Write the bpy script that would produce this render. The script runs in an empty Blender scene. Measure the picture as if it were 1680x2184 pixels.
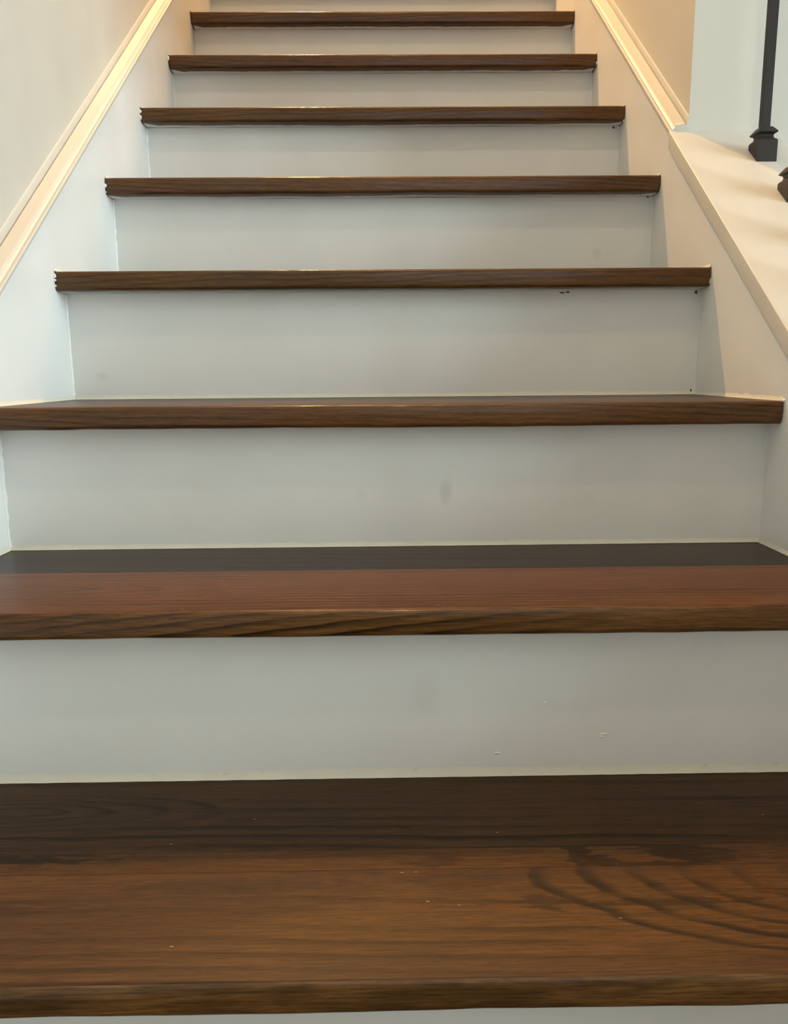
import bpy, bmesh, math, random
from mathutils import Vector, Matrix, noise

# ------------------------------------------------------------------ camera
IMG_W, IMG_H, F_PX = 1680, 2184, 1640.0
CAM = Vector((-0.00192, -0.47182, 0.42041))
PITCH, YAW, ROLL = -0.18123, 0.01302, -0.0084
scn = bpy.context.scene
C = scn.collection
fw = Vector((math.sin(YAW) * math.cos(PITCH), math.cos(YAW) * math.cos(PITCH), math.sin(PITCH)))
rt = fw.cross(Vector((0, 0, 1))).normalized()
up = rt.cross(fw)
cr, sr = math.cos(ROLL), math.sin(ROLL)
rt, up = rt * cr + up * sr, up * cr - rt * sr
cd = bpy.data.cameras.new('camera')
cd.sensor_fit = 'VERTICAL'; cd.sensor_height = 36.0; cd.lens = F_PX / IMG_H * 36.0
cd.clip_start = 0.02; cd.clip_end = 60
cam = bpy.data.objects.new('camera', cd); C.objects.link(cam)
cam.matrix_world = Matrix(((rt.x, up.x, -fw.x, CAM.x), (rt.y, up.y, -fw.y, CAM.y), (rt.z, up.z, -fw.z, CAM.z), (0, 0, 0, 1)))
scn.camera = cam

# ------------------------------------------------------------------ light
w = bpy.data.worlds.new('world'); scn.world = w; w.use_nodes = True
w.node_tree.nodes['Background'].inputs[0].default_value = (0.62, 0.80, 1.0, 1)
w.node_tree.nodes['Background'].inputs[1].default_value = 1.0
def area(name, loc, aim, sx, sy, power, col):
    d = bpy.data.lights.new(name, 'AREA'); d.shape = 'RECTANGLE'; d.size = sx; d.size_y = sy; d.energy = power; d.color = col
    o = bpy.data.objects.new(name, d); C.objects.link(o); o.location = loc
    o.rotation_euler = (Vector(aim) - Vector(loc)).to_track_quat('-Z', 'Z').to_euler()
    return o
DAY = (0.74, 0.94, 1.0)
area('daylight_side_window', (4.45, -0.75, 1.45), (0, -0.75, 0.90), 2.3, 2.2, 338, DAY)
area('daylight_rear_window', (0.6, -4.45, 1.5), (0.3, 0, 0.6), 1.8, 2.0, 8, DAY)
FILL_LAMP, FILL_W, FILL_COL = Vector((0.05, -1.3, 4.4)), 70, (1.0, 0.70, 0.42)  # unseen fill lamp behind the camera, added to warm the risers
LAMP_LOC, LAMP_W, LAMP_COL = Vector((-0.40, 2.06, 3.74)), 355, (1.0, 0.60, 0.26)

scn.view_settings.view_transform = 'Standard'; scn.view_settings.look = 'None'
scn.view_settings.gamma = 1.0; scn.view_settings.use_curve_mapping = False
scn.view_settings.exposure = 0.16
scn.cycles.use_denoising = True; scn.cycles.use_adaptive_sampling = True; scn.cycles.adaptive_threshold = 0.03; scn.cycles.adaptive_min_samples = 24
scn.cycles.max_bounces = 8; scn.cycles.diffuse_bounces = 5
scn.cycles.caustics_reflective = False; scn.cycles.caustics_refractive = False

# ------------------------------------------------------------------ measures (metres)
RISE, RUN, OVER, THICK = 0.19, 0.24287, 0.03823, 0.02843
NST = 14
FIRST = -3              # the three lowest treads lie below the picture
DZ = [-0.00348, 0.00325, 0.0, 0.0012, 0.0008, 0.0001, -0.0018, 0.0]
DY = [0.0022, 0.0, -0.0047, -0.0004, 0.0045, -0.0012, -0.001, 0.0006]
SL = RISE / RUN
def ty(k): return k * RUN + (DY[k] if 0 <= k < 8 else 0)
def tz(k): return k * RISE + (DZ[k] if 0 <= k < 8 else 0)
def xl(y): return -0.49649 + 0.00168 * y / RUN
def xr(y): return 0.49180 + 0.00165 * y / RUN
FLOOR = -0.19 * 4
TOPY, TOPZ = NST * RUN, NST * RISE
CEIL = 5.2
HALL_Y = 0.938          # the wall face beside the upper flight
HL, HR = 0.093, 0.0885  # height of the side caps above the nosing line
WL, WR = 0.029, 0.029   # how far the walls stand back from the skirts
random.seed(7)

# ------------------------------------------------------------------ node helpers
class NT:
    def __init__(s, name):
        s.m = bpy.data.materials.new(name); s.m.use_nodes = True
        s.t = s.m.node_tree; s.n = s.t.nodes; s.b = s.n['Principled BSDF']
    def new(s, t): return s.n.new(t)
    def set(s, sock, v):
        if hasattr(v, 'is_output') or hasattr(v, 'links'): s.t.links.new(v, sock)
        else: sock.default_value = v
    def math(s, op, a, b=0.0, c=None, clamp=False):
        n = s.new('ShaderNodeMath'); n.operation = op; n.use_clamp = clamp
        s.set(n.inputs[0], a); s.set(n.inputs[1], b)
        if c is not None: s.set(n.inputs[2], c)
        return n.outputs[0]
    def vmul(s, v, f, off=(0, 0, 0)):
        n = s.new('ShaderNodeVectorMath'); n.operation = 'MULTIPLY_ADD'
        s.set(n.inputs[0], v); n.inputs[1].default_value = f; n.inputs[2].default_value = off
        return n.outputs[0]
    def noise(s, v, scale=1.0, detail=2.0, rough=0.5):
        n = s.new('ShaderNodeTexNoise'); s.set(n.inputs['Vector'], v)
        n.inputs['Scale'].default_value = scale; n.inputs['Detail'].default_value = detail; n.inputs['Roughness'].default_value = rough
        return n.outputs[0]
    def step(s, v, lo, hi, a=0.0, b=1.0):
        n = s.new('ShaderNodeMapRange'); n.interpolation_type = 'SMOOTHSTEP'
        s.set(n.inputs[0], v)
        for i, q in enumerate((lo, hi, a, b)): n.inputs[1 + i].default_value = q
        return n.outputs[0]
    def mix(s, f, a, b):
        n = s.new('ShaderNodeMix'); n.data_type = 'RGBA'
        s.set(n.inputs[0], f); s.set(n.inputs[6], a if not isinstance(a, tuple) else (*a, 1)); s.set(n.inputs[7], b if not isinstance(b, tuple) else (*b, 1))
        return n.outputs[2]
    def xyz(s):
        tc = s.new('ShaderNodeTexCoord'); sp = s.new('ShaderNodeSeparateXYZ')
        s.t.links.new(tc.outputs['Object'], sp.inputs[0])
        return tc.outputs['Object'], sp.outputs[0], sp.outputs[1], sp.outputs[2]
    def bump(s, h, strength, dist=0.001):
        n = s.new('ShaderNodeBump'); n.inputs['Strength'].default_value = strength; n.inputs['Distance'].default_value = dist
        s.set(n.inputs['Height'], h); s.t.links.new(n.outputs[0], s.b.inputs['Normal'])

def paint(name, col, rough=0.5, bump=0.06, marks=(), dirt=0.0, spec=0.4):
    """painted wood or plaster; marks = (x, z, half width, half height, strength) smudges on the surface"""
    t = NT(name); co, x, y, z = t.xyz()
    n1 = t.noise(t.vmul(co, (9, 9, 9)), 1.0, 3)
    c = t.mix(t.step(n1, 0.3, 0.7), tuple(v * 0.97 for v in col), col)
    if dirt:
        n2 = t.noise(t.vmul(co, (55, 55, 55)), 1.0, 4, 0.7)
        c = t.mix(t.step(n2, 0.60, 0.74, 0, dirt), c, (0.16, 0.12, 0.07))
    for (mx, mz, hw, hh, st) in marks:
        a = t.math('DIVIDE', t.math('SUBTRACT', x, mx), hw); b = t.math('DIVIDE', t.math('SUBTRACT', z, mz), hh)
        d = t.math('SQRT', t.math('ADD', t.math('MULTIPLY', a, a), t.math('MULTIPLY', b, b)))
        nn = t.noise(t.vmul(co, (60, 60, 34)), 1.0, 3)
        d = t.math('ADD', d, t.math('MULTIPLY', t.math('SUBTRACT', nn, 0.5), 1.2))
        c = t.mix(t.step(d, 0.1, 1.0, st, 0.0), c, (0.22, 0.21, 0.17))
    t.set(t.b.inputs['Base Color'], c)
    t.b.inputs['Roughness'].default_value = rough; t.b.inputs['Specular IOR Level'].default_value = spec
    if bump:
        h = t.noise(t.vmul(co, (260, 260, 260)), 1.0, 2)
        t.bump(h, bump, 0.0006)
    return t.m

def wood(name, light, mid, dark, seed=0.0, cath=None, fb=70, slope=0.02, straight=0.8, rough=0.27, blotch=0.6, warp=0.010, tip=0.0, spec=0.13, bsc=(3.0, 13, 13), patches=()):
    """stained oak, grain along x. cath = (x0, y0, c, freq, strength): nested cathedral arcs"""
    t = NT(name); co, x, y, z = t.xyz()
    so = (seed * 3.17, seed * 1.71, seed * 0.93)
    slow = t.math('SUBTRACT', t.noise(t.vmul(co, (2.2, 9, 9), so), 1.0, 2), 0.5)
    fine = t.math('SUBTRACT', t.noise(t.vmul(co, (14, 70, 70), so), 1.0, 3), 0.5)
    wv = t.math('ADD', t.math('MULTIPLY', slow, warp * 2.6), t.math('MULTIPLY', fine, 0.0042))
    yz = t.math('ADD', y, t.math('MULTIPLY', z, 0.9))
    # straight-ish grain lines
    s = t.math('ADD', t.math('ADD', yz, wv), t.math('MULTIPLY', x, slope))
    fr = t.math('FRACT', t.math('MULTIPLY', s, fb))
    lin = t.math('MULTIPLY', t.step(fr, 0.35, 0.86), t.step(fr, 0.90, 1.0, 1, 0))
    am = t.noise(t.vmul(co, (1.6, 26, 26), (so[1], so[0], 0)), 1.0, 2)
    g = t.math('MULTIPLY', lin, t.step(am, 0.38, 0.66, 0.05, straight))
    if cath:
        x0, y0, cc, fq, st = cath
        a = t.math('MULTIPLY', t.math('SUBTRACT', x, x0), cc)
        b = t.math('ADD', t.math('SUBTRACT', yz, y0), t.math('MULTIPLY', wv, 0.7))
        rr = t.math('SQRT', t.math('ADD', t.math('MULTIPLY', a, a), t.math('MULTIPLY', b, b)))
        irr = t.math('SUBTRACT', t.noise(t.vmul(co, (3.5, 22, 22), (so[2], so[0], so[1])), 1.0, 2), 0.5)
        f2 = t.math('FRACT', t.math('MULTIPLY', t.math('ADD', rr, t.math('MULTIPLY', irr, 0.016)), fq))
        arc = t.math('MULTIPLY', t.step(f2, 0.45, 0.8), t.step(f2, 0.88, 1.0, 1, 0))
        k = t.math('MULTIPLY', t.step(rr, tip, tip + 0.008, 1.0, 0.0), t.step(rr, tip - 0.075, tip - 0.03, 0.25, 1.0))
        am2 = t.step(t.noise(t.vmul(co, (6, 40, 40), so), 1.0, 2), 0.34, 0.58, 0.40, 1)
        arc = t.math('MULTIPLY', arc, t.math('MULTIPLY', k, am2))
        g = t.math('MAXIMUM', t.math('MULTIPLY', g, t.math('SUBTRACT', 1.0, t.math('MULTIPLY', k, 0.75))), t.math('MULTIPLY', arc, st))
    # tone patches and fibre
    bl = t.step(t.noise(t.vmul(co, bsc, (so[2], so[1], so[0])), 1.0, 3), 0.36, 0.66)
    c = t.mix(t.math('MULTIPLY', bl, blotch), mid, light)
    for (px, py, hw, hh, st) in patches:      # dark flecks of figure with ragged outlines
        a = t.math('DIVIDE', t.math('SUBTRACT', x, px), hw); b = t.math('DIVIDE', t.math('SUBTRACT', y, py), hh)
        dd = t.math('SQRT', t.math('ADD', t.math('MULTIPLY', a, a), t.math('MULTIPLY', b, b)))
        nn = t.noise(t.vmul(co, (45, 190, 190), so), 1.0, 3)
        dd = t.math('ADD', dd, t.math('MULTIPLY', t.math('SUBTRACT', nn, 0.5), 2.4))
        c = t.mix(t.step(dd, 0.75, 1.05, st, 0.0), c, dark)
    fib = t.noise(t.vmul(co, (22, 480, 480), so), 1.0, 3, 0.6)
    c = t.mix(t.step(fib, 0.32, 0.66, 0.48, 0.0), c, dark)
    c = t.mix(g, c, dark)
    por = t.noise(t.vmul(co, (60, 1100, 1100), so), 1.0, 1)
    pm = t.math('MULTIPLY', t.step(por, 0.56, 0.66), t.math('ADD', 0.30, t.math('MULTIPLY', g, 0.4)))
    c = t.mix(pm, c, tuple(v * 0.45 for v in dark))
    t.set(t.b.inputs['Base Color'], c)
    t.set(t.b.inputs['Roughness'], t.math('ADD', rough, t.math('MULTIPLY', fib, 0.10)))
    t.b.inputs['Specular IOR Level'].default_value = spec
    t.bump(t.math('ADD', fib, t.math('MULTIPLY', por, 0.8)), 0.22, 0.0006)
    return t.m

def plain(name, col, rough=0.5, metal=0.0, spec=0.5):
    t = NT(name); co, *_ = t.xyz()
    n = t.noise(t.vmul(co, (40, 40, 40)), 1.0, 2)
    t.set(t.b.inputs['Base Color'], t.mix(n, tuple(v * 0.93 for v in col), col))
    t.b.inputs['Roughness'].default_value = rough; t.b.inputs['Metallic'].default_value = metal; t.b.inputs['Specular IOR Level'].default_value = spec
    return t.m

WHITE = (0.71, 0.705, 0.68)
M = {}
M['wall'] = paint('wall_paint', (0.58, 0.55, 0.487), 0.6, 0.10)
M['skirt'] = paint('skirt_paint', (0.775, 0.76, 0.73), 0.42, 0.04)
M['trim'] = paint('trim_paint', (0.55, 0.525, 0.475), 0.40, 0.02)
M['ceiling'] = paint('ceiling_paint', (0.75, 0.74, 0.71), 0.7, 0.1)
M['caulk'] = paint('old_caulk', (0.66, 0.63, 0.53), 0.6, 0.25, dirt=0.35)
M['chip'] = paint('paint_drip', (0.80, 0.78, 0.74), 0.5, 0.1)
M['stain'] = plain('wood_stain_spot', (0.13, 0.085, 0.055), 0.6)
M['dust'] = plain('pale_scratch', (0.30, 0.22, 0.14), 0.7)
M['iron'] = plain('dark_bronze_iron', (0.021, 0.016, 0.0135), 0.5, 0.0, 0.3)
M['floor'] = wood('floor_oak', (0.20, 0.11, 0.06), (0.15, 0.085, 0.05), (0.06, 0.035, 0.022), 5)
M['rail'] = wood('rail_oak', (0.16, 0.085, 0.045), (0.11, 0.06, 0.035), (0.04, 0.024, 0.016), 8)

L1, D1 = (0.115, 0.042, 0.011), (0.018, 0.009, 0.004)
TONES = {   # plank materials of the treads whose tops can be seen
    'tread_front_a': wood('oak_front_a', (0.100, 0.043, 0.0098), (0.064, 0.028, 0.0098), (0.019, 0.0090, 0.0035), 1.0, cath=(0.52, 0.124, 0.30, 84, 0.95), tip=0.122, fb=66, straight=0.75, blotch=1.0, patches=[(0.060, 0.112, 0.050, 0.012, 0.30), (-0.13, 0.108, 0.10, 0.010, 0.35), (0.125, 0.082, 0.020, 0.009, 0.55), (0.225, 0.080, 0.075, 0.005, 0.6), (-0.36, 0.085, 0.10, 0.004, 0.5)], spec=0.17, rough=0.42),
    'tread_mid_a': wood('oak_mid_a', (0.098, 0.043, 0.0115), (0.066, 0.029, 0.0085), (0.016, 0.0082, 0.0034), 2.3, fb=40, straight=0.3, blotch=1.0, patches=[(0.168, 0.150, 0.014, 0.022, 0.75), (0.186, 0.132, 0.013, 0.014, 0.75), (0.250, 0.150, 0.030, 0.020, 0.7), (0.275, 0.140, 0.045, 0.012, 0.6), (0.245, 0.128, 0.05, 0.004, 0.6), (0.036, 0.136, 0.030, 0.008, 0.4), (-0.42, 0.148, 0.17, 0.012, 0.85), (0.40, 0.134, 0.06, 0.005, 0.6)]),
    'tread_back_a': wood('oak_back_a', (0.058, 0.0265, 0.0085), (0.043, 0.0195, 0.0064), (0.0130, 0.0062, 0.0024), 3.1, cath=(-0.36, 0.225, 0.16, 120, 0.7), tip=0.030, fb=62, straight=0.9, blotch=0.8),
        'tread_front_b': wood('oak_front_b', (0.130, 0.048, 0.0135), (0.092, 0.034, 0.0100), (0.022, 0.0092, 0.0034), 4.4, cath=(-0.50, 0.33, 0.10, 120, 0.5), tip=0.03, fb=95, straight=0.8, blotch=0.8, slope=0.01),
    'tread_mid_b': wood('oak_mid_b', (0.125, 0.046, 0.0140), (0.088, 0.032, 0.0105), (0.028, 0.0115, 0.0045), 5.2, fb=120, straight=0.5, slope=0.015),
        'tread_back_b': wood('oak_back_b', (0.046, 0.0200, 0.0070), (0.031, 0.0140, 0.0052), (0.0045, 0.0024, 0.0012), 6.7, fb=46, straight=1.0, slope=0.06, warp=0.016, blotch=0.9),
    'tread_front': wood('oak_front', L1, (0.062, 0.028, 0.0105), D1, 7.5, fb=90, straight=0.6),
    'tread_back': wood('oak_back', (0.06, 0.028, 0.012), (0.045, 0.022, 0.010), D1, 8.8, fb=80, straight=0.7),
}
NOSES = [
    wood('oak_nose_a', (0.1707, 0.0805, 0.0238), (0.0878, 0.0419, 0.0136), (0.0212, 0.0116, 0.0048), 9.1, fb=150, straight=0.85, slope=0.03, warp=0.020, blotch=1.0, bsc=(16, 60, 60), spec=0.30, rough=0.14),
    wood('oak_nose_b', (0.1800, 0.0791, 0.0216), (0.1170, 0.0504, 0.0142), (0.0196, 0.0100, 0.0035), 11.3, fb=110, straight=1.0, slope=-0.10, warp=0.006, blotch=0.7, spec=0.30, rough=0.14),
    wood('oak_nose_c', (0.1796, 0.0749, 0.0210), (0.1179, 0.0507, 0.0155), (0.0374, 0.0169, 0.0060), 12.9, fb=160, straight=0.75, slope=0.03, warp=0.010, spec=0.30, rough=0.14),
    wood('oak_nose_d', (0.1438, 0.0614, 0.0147), (0.0950, 0.0423, 0.0108), (0.0325, 0.0154, 0.0045), 14.2, fb=150, straight=0.6, slope=-0.02, warp=0.012, spec=0.30, rough=0.14),
]

# ------------------------------------------------------------------ mesh helpers
def obj(name, verts, faces, mat, parent=None, origin=None, smooth=False, mats=None, fmat=None):
    """verts are world positions; the object's origin sits at `origin`"""
    o0 = Vector(origin) if origin is not None else sum((Vector(v) for v in verts), Vector()) / len(verts)
    me = bpy.data.meshes.new(name)
    me.from_pydata([Vector(v) - o0 for v in verts], [], faces)
    for mm in (mats or [mat]): me.materials.append(mm)
    if fmat:
        for p, i in zip(me.polygons, fmat): p.material_index = i
    bm = bmesh.new(); bm.from_mesh(me); bmesh.ops.recalc_face_normals(bm, faces=bm.faces); bm.to_mesh(me); bm.free()
    if smooth:
        me.polygons.foreach_set('use_smooth', [True] * len(me.polygons))
        try: me.set_sharp_from_angle(angle=math.radians(40))
        except Exception: pass
    o = bpy.data.objects.new(name, me); C.objects.link(o)
    o.location = o0
    if parent:
        o.parent = parent; o.location = o0 - wloc(parent)
    return o
def wloc(o):
    v = Vector(o.location)
    while o.parent: o = o.parent; v += o.location
    return v
def empty(name, loc):
    o = bpy.data.objects.new(name, None); C.objects.link(o); o.location = loc; o.empty_display_size = 0.1
    return o
def tag(o, label=None, cat=None, group=None, kind=None):
    if label: o['label'] = label
    if cat: o['category'] = cat
    if group: o['group'] = group
    if kind: o['kind'] = kind
    return o
def box(x0, x1, y0, y1, z0, z1):
    v = [(x, y, z) for z in (z0, z1) for y in (y0, y1) for x in (x0, x1)]
    f = [(0, 2, 3, 1), (4, 5, 7, 6), (0, 1, 5, 4), (2, 6, 7, 3), (0, 4, 6, 2), (1, 3, 7, 5)]
    return v, f
def join(*parts):
    V, Fc = [], []
    for v, f in parts:
        n = len(V); V += list(v); Fc += [tuple(i + n for i in q) for q in f]
    return V, Fc
def prism(profile, a, b):
    """profile: list of points; a, b map a profile point to the two ends"""
    n = len(profile)
    V = [a(p) for p in profile] + [b(p) for p in profile]
    Fc = [tuple(range(n))[::-1], tuple(range(n, 2 * n))] + [(i, (i + 1) % n, n + (i + 1) % n, n + i) for i in range(n)]
    return V, Fc
def struct(name, vf, mat, label=None, **k):
    o = obj(name, vf[0], vf[1], mat, **k)
    o['kind'] = 'structure'
    if label: o['label'] = label
    return o

# ------------------------------------------------------------------ the setting
Y0, Y1 = -3.6, 6.0
RX = 4.2
struct('floor', box(-0.70, RX, Y0, HALL_Y + 0.12, FLOOR - 0.12, FLOOR), M['floor'])
struct('ceiling', box(-0.70, RX + 0.15, Y0 - 0.15, Y1 + 0.15, CEIL, CEIL + 0.12), M['ceiling'])
# left wall, standing a little back from the skirt
v = [(xl(y) - WL - dx, y, z) for dx in (0, 0.12) for y in (Y0, Y1) for z in (FLOOR, CEIL)]
struct('wall_left', (v, [(0, 1, 3, 2), (4, 6, 7, 5), (0, 4, 5, 1), (2, 3, 7, 6), (0, 2, 6, 4), (1, 5, 7, 3)]), M['wall'])
# right wall of the upper flight
v = [(xr(y) + WR + dx, y, z) for dx in (0, 0.13) for y in (HALL_Y, Y1) for z in (FLOOR, CEIL)]
struct('wall_right', (v, [(0, 1, 3, 2), (4, 6, 7, 5), (0, 4, 5, 1), (2, 3, 7, 6), (0, 2, 6, 4), (1, 5, 7, 3)]), M['wall'])
struct('wall_hall', box(xr(HALL_Y) + WR + 0.13, RX, HALL_Y, HALL_Y + 0.12, FLOOR, CEIL), M['wall'])
struct('wall_landing', box(-0.70, 0.75, Y1, Y1 + 0.12, TOPZ - 0.3, CEIL), M['wall'])
struct('floor_landing', box(-0.53, 0.56, TOPY + OVER, Y1, TOPZ - 0.25, TOPZ), M['floor'])
# the two outer walls with their window openings
def wall_hole(axis, at, th, a0, a1, h0, h1, hz0, hz1):
    r = [(a0, h0, FLOOR, CEIL), (h1, a1, FLOOR, CEIL), (h0, h1, FLOOR, hz0), (h0, h1, hz1, CEIL)]
    if axis == 'x': return join(*[box(at, at + th, p, q, s, t) for p, q, s, t in r])
    return join(*[box(p, q, at, at + th, s, t) for p, q, s, t in r])
struct('wall_window', wall_hole('x', RX, 0.15, Y0 - 0.15, HALL_Y + 0.12, -1.90, 0.40, 0.30, 2.50), M['wall'])
struct('wall_rear', wall_hole('y', Y0 - 0.15, 0.15, -0.70, RX, -0.25, 1.45, 0.30, 2.50), M['wall'])
tg = NT('window_glass')
tr = tg.new('ShaderNodeBsdfTransparent'); gl = tg.new('ShaderNodeBsdfGlossy'); gl.inputs['Roughness'].default_value = 0.02
mx = tg.new('ShaderNodeMixShader'); mx.inputs[0].default_value = 0.06
tg.t.links.new(tr.outputs[0], mx.inputs[1]); tg.t.links.new(gl.outputs[0], mx.inputs[2])
tg.t.links.new(mx.outputs[0], tg.n['Material Output'].inputs['Surface'])
def window(name, axis, at, h0, h1, z0, z1):
    def bx(a, b, c, d, off, th):
        return box(at + off, at + off + th, a, b, c, d) if axis == 'x' else box(a, b, at + off, at + off + th, c, d)
    m_ = (h0 + h1) / 2; zm = (z0 + z1) / 2; f = 0.055
    fr = join(bx(h0, h1, z0, z0 + f, 0.03, 0.06), bx(h0, h1, z1 - f, z1, 0.03, 0.06), bx(h0, h0 + f, z0 + f, z1 - f, 0.03, 0.06), bx(h1 - f, h1, z0 + f, z1 - f, 0.03, 0.06))
    o = struct(name, fr, M['trim'])
    for a, b in ((h0 + f, m_ - 0.02), (m_ + 0.02, h1 - f)):
        for c, d in ((z0 + f, zm - 0.015), (zm + 0.015, z1 - f)):
            v, fc = bx(a, b, c, d, 0.055, 0.006); obj('pane', v, fc, tg.m, o)
    v, fc = join(bx(m_ - 0.02, m_ + 0.02, z0 + f, z1 - f, 0.04, 0.04), bx(h0 + f, m_ - 0.02, zm - 0.015, zm + 0.015, 0.04, 0.04), bx(m_ + 0.02, h1 - f, zm - 0.015, zm + 0.015, 0.04, 0.04))
    obj('glazing_bar', v, fc, M['trim'], o)
window('window_1', 'x', RX, -1.90, 0.40, 0.30, 2.50)
window('window_2', 'y', Y0 - 0.15, -0.25, 1.45, 0.30, 2.50)

# skirts (low curbs) on either side of the flight
CY0 = FIRST * RUN - 0.05
def slopeprism(x_in, x_out, h_top, y0, y1, z_base):
    """solid under the sloped line z = SL*y + h_top; x_in / x_out are functions of y"""
    V = []
    for y in (y0, y1):
        for xf in (x_in, x_out):
            V += [(xf(y), y, z_base), (xf(y), y, SL * y + h_top)]
    return V, [(0, 1, 5, 4), (2, 6, 7, 3), (1, 3, 7, 5), (0, 4, 6, 2), (0, 2, 3, 1), (4, 5, 7, 6)]
CT = 0.006  # vertical thickness of the narrow cap
FT = 0.028  # of the wide cap
UY = TOPY - 0.05
struct('wall_skirt_left', slopeprism(xl, lambda y: xl(y) - WL, HL - CT, CY0, UY, FLOOR), M['skirt'])
struct('wall_skirt_right', slopeprism(xr, lambda y: xr(y) + WR, HR - CT, HALL_Y, UY, FLOOR), M['skirt'])
KW = 0.175
struct('wall_knee', slopeprism(xr, lambda y: xr(y) + KW, HR - FT, CY0, HALL_Y, FLOOR), M['skirt'])

def extr(profile, xf, side, h, y0, y1):
    """sweep a (across, up) profile along the slope; across runs from the skirt face towards the wall"""
    def at(y): return lambda p: (xf(y) + side * p[0], y, SL * y + h + p[1])
    return prism(profile, at(y0), at(y1))
def capprofile(wd):
    # narrow ledge of the skirt board, small cove, broad raking face, groove, upper band with a rounded top
    p = [(0.0, -CT), (-0.003, -CT), (-0.003, -0.0014), (-0.0022, -0.0003), (0.0006, 0.0), (0.0010, -0.0010), (0.0016, 0.0018), (0.0036, 0.0034), (0.0056, 0.0058), (0.0072, 0.0088)]
    p += [(wd - 0.0058, 0.0115), (wd - 0.0056, 0.0082), (wd - 0.0038, 0.0082), (wd - 0.0034, 0.0125), (wd - 0.0018, 0.0203), (wd - 0.0010, 0.0226), (wd, 0.0236), (wd, -CT)]
    return p
v, f = extr(capprofile(WL), xl, -1, HL, CY0, UY); struct('trim_1', (v, f), M['trim'], smooth=True)
v, f = extr(capprofile(WR), xr, 1, HR, HALL_Y, UY); struct('trim_2', (v, f), M['trim'], smooth=True)
# the wide cap of the knee wall
p = [(0.0, -FT), (-0.004, -FT)] + [(-0.004 + 0.002 * (1 - math.cos(a)), -0.002 + 0.002 * math.sin(a)) for a in [i * math.pi / 8 for i in range(5)]]
p += [(KW + 0.003, 0.0), (KW + 0.006, -0.004), (KW + 0.006, -FT)]
v, f = extr(p, xr, 1, HR, CY0 - 0.015, HALL_Y); struct('trim_3', (v, f), M['trim'], smooth=True)
# ------------------------------------------------------------------ the staircase
stair = empty('staircase', (0, 0, FLOOR))
tag(stair, 'straight staircase with dark stained oak treads and grey-white painted risers', 'staircase')
GAP = 0.0016
def nose_profile():
    """(y, z) from the back of the top round the nosing to the back of the underside"""
    P = []
    r1, r2 = 0.0042, 0.0065
    for i in range(6):
        a = math.pi / 2 * i / 5
        P.append((r1 - r1 * math.sin(a) + 0.0006, -r1 + r1 * math.cos(a)))
    P.append((0.0, -0.0105)); P.append((0.0003, -0.014))
    for i in range(6):
        a = math.pi / 2 * i / 5
        P.append((0.0008 + r2 - r2 * math.cos(a), -THICK + r2 - r2 * math.sin(a)))
    return P
NP = nose_profile()
SEAM = {0: (0.126, 0.155), 1: (0.385, 0.3975)}
treads = {}
NX = 160
for k in range(FIRST, NST):
    y, z = ty(k), tz(k)
    yb = ty(k + 1) + OVER if k < NST - 1 else y + RUN + OVER
    s1, s2 = SEAM.get(k, (y + 0.118, y + 0.16))
    a, b = xl(y) + GAP, xr(y) - GAP
    # front board: top from seam s1, round nose, underside; slightly wavy lower edge
    prof = [(s1 - y, 0.0)] + NP + [(OVER + 0.02, -THICK), (s1 - y, -THICK)]
    V, Fc, Fm = [], [], []
    n = len(prof)
    for i in range(NX + 1):
        x = a + (b - a) * i / NX
        wob = 0.0011 * noise.noise(Vector((x * 6, k * 3.3, 0))) + 0.0006 * noise.noise(Vector((x * 23, k * 3.3, 4)))
        e = 0.0
        ends = min(x - a, b - x)
        if ends < 0.012: e = (0.012 - ends) * 0.14 * random.uniform(0.4, 1.0)
        for j, (py, pz) in enumerate(prof):
            low = min(max((-pz - 0.012) / 0.016, 0), 1)
            xo = 0.0
            if i in (0, NX) and 6 <= j <= 14:
                xo = (1 if i == 0 else -1) * random.uniform(0.0, 0.0022) * (0.4 + low)
            rag = 0.0
            if j == 14:   # ragged line where the riser paint stops
                rag = 0.016 + 0.0035 * noise.noise(Vector((x * 7, k * 5.1, 2))) + 0.002 * noise.noise(Vector((x * 60, k * 5.1, 7)))
                rag *= min(1.0, 0.15 + ends / 0.03)
            V.append((x + xo, y + py + rag + (e if j < 14 else 0), z + pz + wob * low))
    for i in range(NX):
        for j in range(n):
            q = i * n + j; q2 = i * n + (j + 1) % n
            Fc.append((q, q2, q2 + n, q + n)); Fm.append(2 if j == 14 else 1 if 3 <= j < 14 else 0)
    Fc += [tuple(range(n))[::-1], tuple(NX * n + j for j in range(n))]; Fm += [1, 1]
    tf = TONES['tread_front_a' if k == 0 else 'tread_front_b' if k == 1 else 'tread_front']
    nm = NOSES[0] if k == 0 else NOSES[1] if k == 1 else NOSES[2 + k % 2]
    t = obj('tread', V, Fc, None, stair, origin=(0, 0 if k in (0, 1) else y, z), smooth=True, mats=[tf, nm, M['skirt']], fmat=Fm)   # the risers' paint laps onto the underside
    t['label'] = 'dark oak tread with rounded nosing'
    treads[k] = t
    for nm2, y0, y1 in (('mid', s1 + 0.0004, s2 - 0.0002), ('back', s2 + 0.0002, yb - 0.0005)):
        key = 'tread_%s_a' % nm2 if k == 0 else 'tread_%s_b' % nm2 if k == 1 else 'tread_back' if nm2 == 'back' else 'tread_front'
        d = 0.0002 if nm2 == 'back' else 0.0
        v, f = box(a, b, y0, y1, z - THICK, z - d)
        pk = obj('plank', v, f, TONES[key], t, origin=(0, 0 if k in (0, 1) else y, z))

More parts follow.
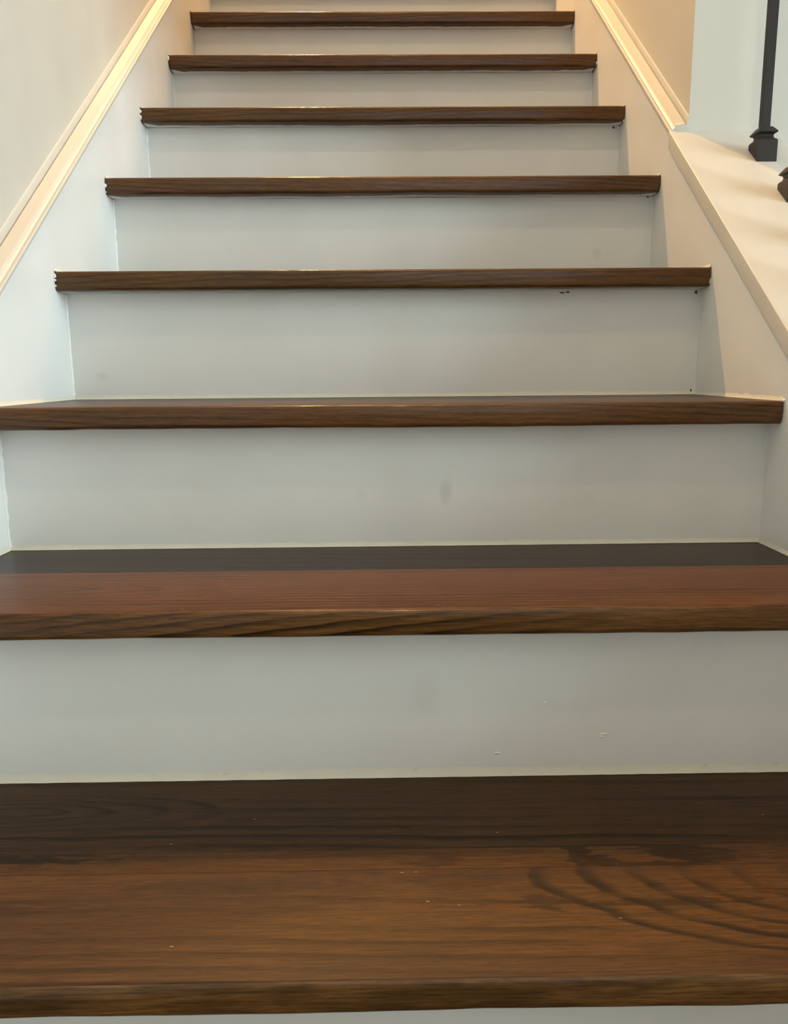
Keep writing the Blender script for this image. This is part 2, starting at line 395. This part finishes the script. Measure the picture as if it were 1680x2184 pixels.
# risers: painted boards
MARKS = {1: [(0.040, -0.075, 0.026, 0.036, 0.07), (0.33, -0.03, 0.05, 0.02, 0.05)],
         2: [(0.080, -0.088, 0.012, 0.020, 0.20), (0.262, -0.100, 0.020, 0.018, 0.05), (-0.03, -0.088, 0.012, 0.014, 0.07)],
         3: [(0.31, -0.09, 0.03, 0.03, 0.04), (-0.445, -0.128, 0.016, 0.012, 0.14)],
         4: [(0.40, -0.10, 0.012, 0.014, 0.10)]}
risers = {}
for k in range(FIRST, NST + 1):
    yk = (ty(k) if k < NST else TOPY) + OVER
    zb = tz(k - 1) if k > FIRST else FLOOR
    zt = (tz(k) if k < NST else TOPZ) - THICK
    if k == NST: zt = TOPZ - 0.001
    mat = paint('riser_paint', WHITE, 0.45, 0.05, marks=MARKS.get(k, ()))
    v, f = box(xl(yk) + 0.0003, xr(yk) - 0.0003, yk, yk + 0.018, zb - (0.0 if k == FIRST else THICK * 0.9), zt - 0.0002)
    ro = obj('riser', v, f, mat, stair, origin=(0, yk, zt))
    risers[k] = ro

def bead(path, w1, w2, d1, d2, seed, steps, jit=0.35):
    """caulk fillet along a path: d1 and d2 are the two directions it spreads in"""
    V, Fc = [], []
    P, Q = Vector(path[0]), Vector(path[1]); d1, d2 = Vector(d1), Vector(d2)
    for i in range(steps + 1):
        c = P.lerp(Q, i / steps)
        j1 = 1 + jit * noise.noise(Vector((i * 0.37, seed, 0))) + 0.3 * jit * noise.noise(Vector((i * 1.3, seed, 5)))
        j2 = 1 + jit * noise.noise(Vector((i * 0.41, seed, 9)))
        V += [c, c + d1 * w1 * j1, c + d1 * w1 * 0.45 * j1 + d2 * w2 * 0.35 * j2, c + d2 * w2 * j2]
    for i in range(steps):
        for j in range(4):
            a, b = i * 4 + j, i * 4 + (j + 1) % 4
            Fc.append((a, b, b + 4, a + 4))
    Fc += [(0, 1, 2, 3), tuple(steps * 4 + j for j in (3, 2, 1, 0))]
    return V, Fc
for k in range(FIRST + 1, 9):
    yk, zb = ty(k) + OVER, tz(k - 1)
    e = 0.00015
    hh = 0.0095 if k == 1 else 0.006
    xa, xb = xl(yk) + 0.001, xr(yk) - 0.001
    v, f = bead(((xa, yk - e, zb + e), (xb, yk - e, zb + e)), hh, 0.0024, (0, 0, 1), (0, -1, 0), k * 7.1, 140, 0.28)
    o = obj('caulk_bead', v, f, M['caulk'], risers[k], smooth=True)
    yf = ty(k - 1) + 0.004
    for xf, sd in ((xl, 1), (xr, -1)):
        v, f = bead(((xf(yk) + sd * e, yk - 0.001, zb + e), (xf(yf) + sd * e, yf, zb + e)), 0.0055, 0.0024, (0, 0, 1), (sd, 0, 0), k * 3.3 + sd, 44, 0.4)
        obj('caulk_bead', v, f, M['caulk'], risers[k], smooth=True)
        zt = tz(k) - THICK
        wv = 0.0024 if sd > 0 else 0.0008
        v, f = bead(((xf(yk) + sd * e, yk - e, zb + 0.002), (xf(yk) + sd * e, yk - e, zt - 0.001)), wv, wv, (sd, 0, 0), (0, -1, 0), k * 5.7 + sd, 40, 0.75)
        obj('caulk_bead', v, f, M['skirt'], risers[k], smooth=True)

def blob(name, c, rx, ry, rz, mat, parent, seed):
    bm = bmesh.new(); bmesh.ops.create_icosphere(bm, subdivisions=2, radius=1)
    for q in bm.verts:
        q.co *= 1 + 0.5 * noise.noise(q.co * 1.7 + Vector((seed, 0, 0)))
        q.co = Vector((q.co.x * rx, q.co.y * ry, q.co.z * rz)) + Vector(c)
    V = [q.co.copy() for q in bm.verts]; Fc = [tuple(q.index for q in f.verts) for f in bm.faces]
    bm.free()
    return obj(name, V, Fc, mat, parent, smooth=True)
# white paint smears where the nosings meet the skirts
for k, sd, dy, dz, ry, rz in ((3, -1, 0.0005, -0.0065, 0.0020, 0.0036), (3, -1, 0.003, -0.021, 0.0022, 0.0016), (3, -1, 0.0004, -0.013, 0.0012, 0.0020),
                              (4, -1, 0.0010, -0.0135, 0.0014, 0.0036), (4, -1, 0.005, -0.0235, 0.0020, 0.0012),
                              (5, -1, 0.002, -0.019, 0.0030, 0.0050), (5, -1, 0.001, 0.0015, 0.0025, 0.0022), (5, -1, 0.0, -0.008, 0.0012, 0.0035),
                              (6, -1, 0.001, -0.008, 0.0016, 0.0040), (7, -1, 0.001, 0.001, 0.0025, 0.0020),
                              (3, 1, 0.004, -0.0205, 0.0022, 0.0042), (2, 1, 0.0025, 0.0010, 0.0030, 0.0022), (3, -1, 0.004, 0.0015, 0.0025, 0.0016),
                              (5, 1, 0.008, -0.027, 0.004, 0.0024), (6, 1, 0.003, -0.020, 0.0022, 0.0035), (2, -1, -0.0002, -0.012, 0.0012, 0.0012)):
    xx = xl(ty(k)) + 0.0012 if sd < 0 else xr(ty(k)) - 0.0012
    blob('paint_smear', (xx, ty(k) + dy, tz(k) + dz), 0.0022, ry, rz, M['chip'], treads[k], k * 2.3 + dz * 900)
# dark stain spots and lifted paint on the risers, pale nicks on the treads
def riser_pt(k, x, above): return (x, ty(k) + OVER - 0.0002, tz(k - 1) + above)
for k, x, ab, rx, rz in ((3, 0.279, 0.1585, 0.0035, 0.0012), (3, 0.288, 0.1595, 0.0030, 0.0014), (3, 0.283, 0.1588, 0.0012, 0.0008),
                         (3, 0.4895, 0.158, 0.0025, 0.0028), (3, -0.490, 0.004, 0.0022, 0.0018), (3, -0.4905, 0.011, 0.0010, 0.0030), (3, -0.484, 0.002, 0.0030, 0.0010), (3, 0.4905, 0.006, 0.0014, 0.0025), (3, -0.24, 0.002, 0.006, 0.0016),
                         (2, 0.488, 0.159, 0.0010, 0.0025), (5, 0.487, 0.158, 0.003, 0.002), (4, 0.488, 0.160, 0.002, 0.0015)):
    blob('stain_spot', riser_pt(k, x, ab), rx, 0.0005, rz, M['stain'], risers[k], x * 31 + k)
for k, x, ab, rx, rz in ((1, 0.2275, 0.0455, 0.0042, 0.0011), (1, 0.2250, 0.0425, 0.0030, 0.0009), (1, 0.115, 0.0255, 0.0030, 0.0010), (1, 0.163, 0.082, 0.0020, 0.0006), (2, 0.22, 0.018, 0.0012, 0.0007)):
    blob('paint_flake', riser_pt(k, x, ab), rx, 0.0009, rz, M['skirt'], risers[k], x * 17)
for k, x, yy, s in ((0, 0.010, 0.122, 1.0), (0, 0.022, 0.1225, 0.8), (0, 0.030, 0.085, 1.0), (0, 0.055, 0.080, 0.7), (0, -0.13, 0.206, 0.8), (0, 0.10, 0.178, 0.8), (0, -0.165, 0.04, 1.0),
                    (0, -0.20, 0.168, 0.8), (0, 0.36, 0.20, 0.8), (0, 0.18, 0.062, 0.8), (1, -0.20, 0.252, 1.0), (1, 0.05, 0.256, 0.8)):
    blob('nick', (x, yy, tz(k) + 0.0001), 0.0016 * s, 0.0004 * s, 0.0002, M['dust'], treads[k], x * 40)

# ------------------------------------------------------------------ the railing on the knee wall
BX, BY, BS = 0.6215, 0.8594, 0.1084
def capz(y): return SL * y + HR
rail = empty('railing', (BX, HALL_Y - 0.05, capz(HALL_Y - 0.05)))
tag(rail, 'dark iron balusters under a wooden handrail on the white knee wall cap', 'railing')
RH = 0.80   # underside of the handrail above the cap
def make_baluster(y):
    z = capz(y); hb = 0.0065
    v = []
    for zz in (0, 1):
        for dx, dy in ((-hb, -hb), (hb, -hb), (hb, hb), (-hb, hb)):
            v.append((BX + dx, y + dy, SL * (y + dy) + HR + (RH + 0.004 if zz else 0.001)))
    b = obj('baluster', v, [(0, 3, 2, 1), (4, 5, 6, 7), (0, 1, 5, 4), (1, 2, 6, 5), (2, 3, 7, 6), (3, 0, 4, 7)], M['iron'], rail, origin=(BX, y, z))
    # pitched shoe: block cut to the slope, waist, flared lip, sloping shoulder
    H = 0.0162
    rings = [(H, None), (H, 0.0205), (H - 0.0012, 0.0225), (0.0120, 0.0245), (0.0108, 0.0275), (0.0116, 0.0305), (0.0150, 0.0325), (H, 0.0335), (H - 0.0006, 0.0350), (0.0095, 0.0425), (0.0072, 0.0435)]
    V, Fc = [], []
    for hw, hz in rings:
        for dx, dy in ((-hw, -hw), (hw, -hw), (hw, hw), (-hw, hw)):
            V.append((BX + dx, y + dy, (SL * (y + dy) + HR + 0.0005) if hz is None else z + hz))
    for i in range(len(rings) - 1):
        for j in range(4):
            a, c = i * 4 + j, i * 4 + (j + 1) % 4
            Fc.append((a, c, c + 4, a + 4))
    Fc += [(3, 2, 1, 0), tuple((len(rings) - 1) * 4 + j for j in range(4))]
    obj('shoe', V, Fc, M['iron'], b, origin=(BX, y, z))
for i in range(14): make_baluster(BY - i * BS)
p = [(-0.030, 0.0), (-0.030, 0.030), (-0.024, 0.046), (-0.010, 0.054), (0.010, 0.054), (0.024, 0.046), (0.030, 0.030), (0.030, 0.0)]
v, f = prism(p, lambda q: (BX + q[0], HALL_Y - 0.001, capz(HALL_Y) + RH + q[1]), lambda q: (BX + q[0], CY0 - 0.02, capz(CY0 - 0.02) + RH + q[1]))
obj('handrail', v, f, M['rail'], rail, smooth=True)
NY = CY0 - 0.065
NZ = capz(NY) + RH + 0.12
v, f = join(box(BX - 0.045, BX + 0.045, NY - 0.045, NY + 0.045, FLOOR, NZ), box(BX - 0.056, BX + 0.056, NY - 0.056, NY + 0.056, NZ, NZ + 0.025), box(BX - 0.040, BX + 0.040, NY - 0.040, NY + 0.040, NZ + 0.025, NZ + 0.05))
nw = obj('newel_post', v, f, M['skirt'], rail)

# ------------------------------------------------------------------ the hanging lamp over the upper flight, and the added fill lamp
def lathe(prof, c, n=24):
    V, Fc = [], []
    for r_, z_ in prof:
        for i in range(n):
            a = 2 * math.pi * i / n; V.append((c[0] + r_ * math.cos(a), c[1] + r_ * math.sin(a), c[2] + z_))
    for i in range(len(prof) - 1):
        for j in range(n):
            a, b = i * n + j, i * n + (j + 1) % n
            Fc.append((a, b, b + n, a + n))
    Fc += [tuple(range(n))[::-1], tuple((len(prof) - 1) * n + j for j in range(n))]
    return V, Fc
def pendant(LOC, W, COL, label):
    lp = empty('pendant_lamp', LOC)
    tag(lp, label, 'lamp', 'pendant lamps')
    top = CEIL - LOC.z
    v, f = lathe([(0.006, 0.11), (0.006, top - 0.02)], LOC, 10); obj('rod', v, f, M['iron'], lp)
    v, f = lathe([(0.055, top - 0.022), (0.060, top - 0.01), (0.060, top - 0.001)], LOC); obj('canopy', v, f, M['iron'], lp)
    v, f = lathe([(0.018, 0.058), (0.022, 0.065), (0.022, 0.105), (0.008, 0.112)], LOC); obj('socket', v, f, M['iron'], lp)
    tb = NT('glowing_bulb'); tb.b.inputs['Base Color'].default_value = (1, 0.9, 0.75, 1); tb.b.inputs['Emission Color'].default_value = (*COL, 1)
    RB = 0.045
    tb.b.inputs['Emission Strength'].default_value = W / (4 * math.pi * math.pi * RB * RB)
    v, f = lathe([(RB * math.sin(a) + 1e-4, -RB * math.cos(a)) for a in [math.pi * i / 14 for i in range(0, 14)]] + [(0.016, 0.056)], LOC)
    obj('bulb', v, f, tb.m, lp, smooth=True)
pendant(LAMP_LOC, LAMP_W, LAMP_COL, 'warm glowing bulb on a rod hanging over the upper flight')
pendant(FILL_LAMP, FILL_W, FILL_COL, 'added fill light, an unseen warm bulb on a rod over the hall floor')
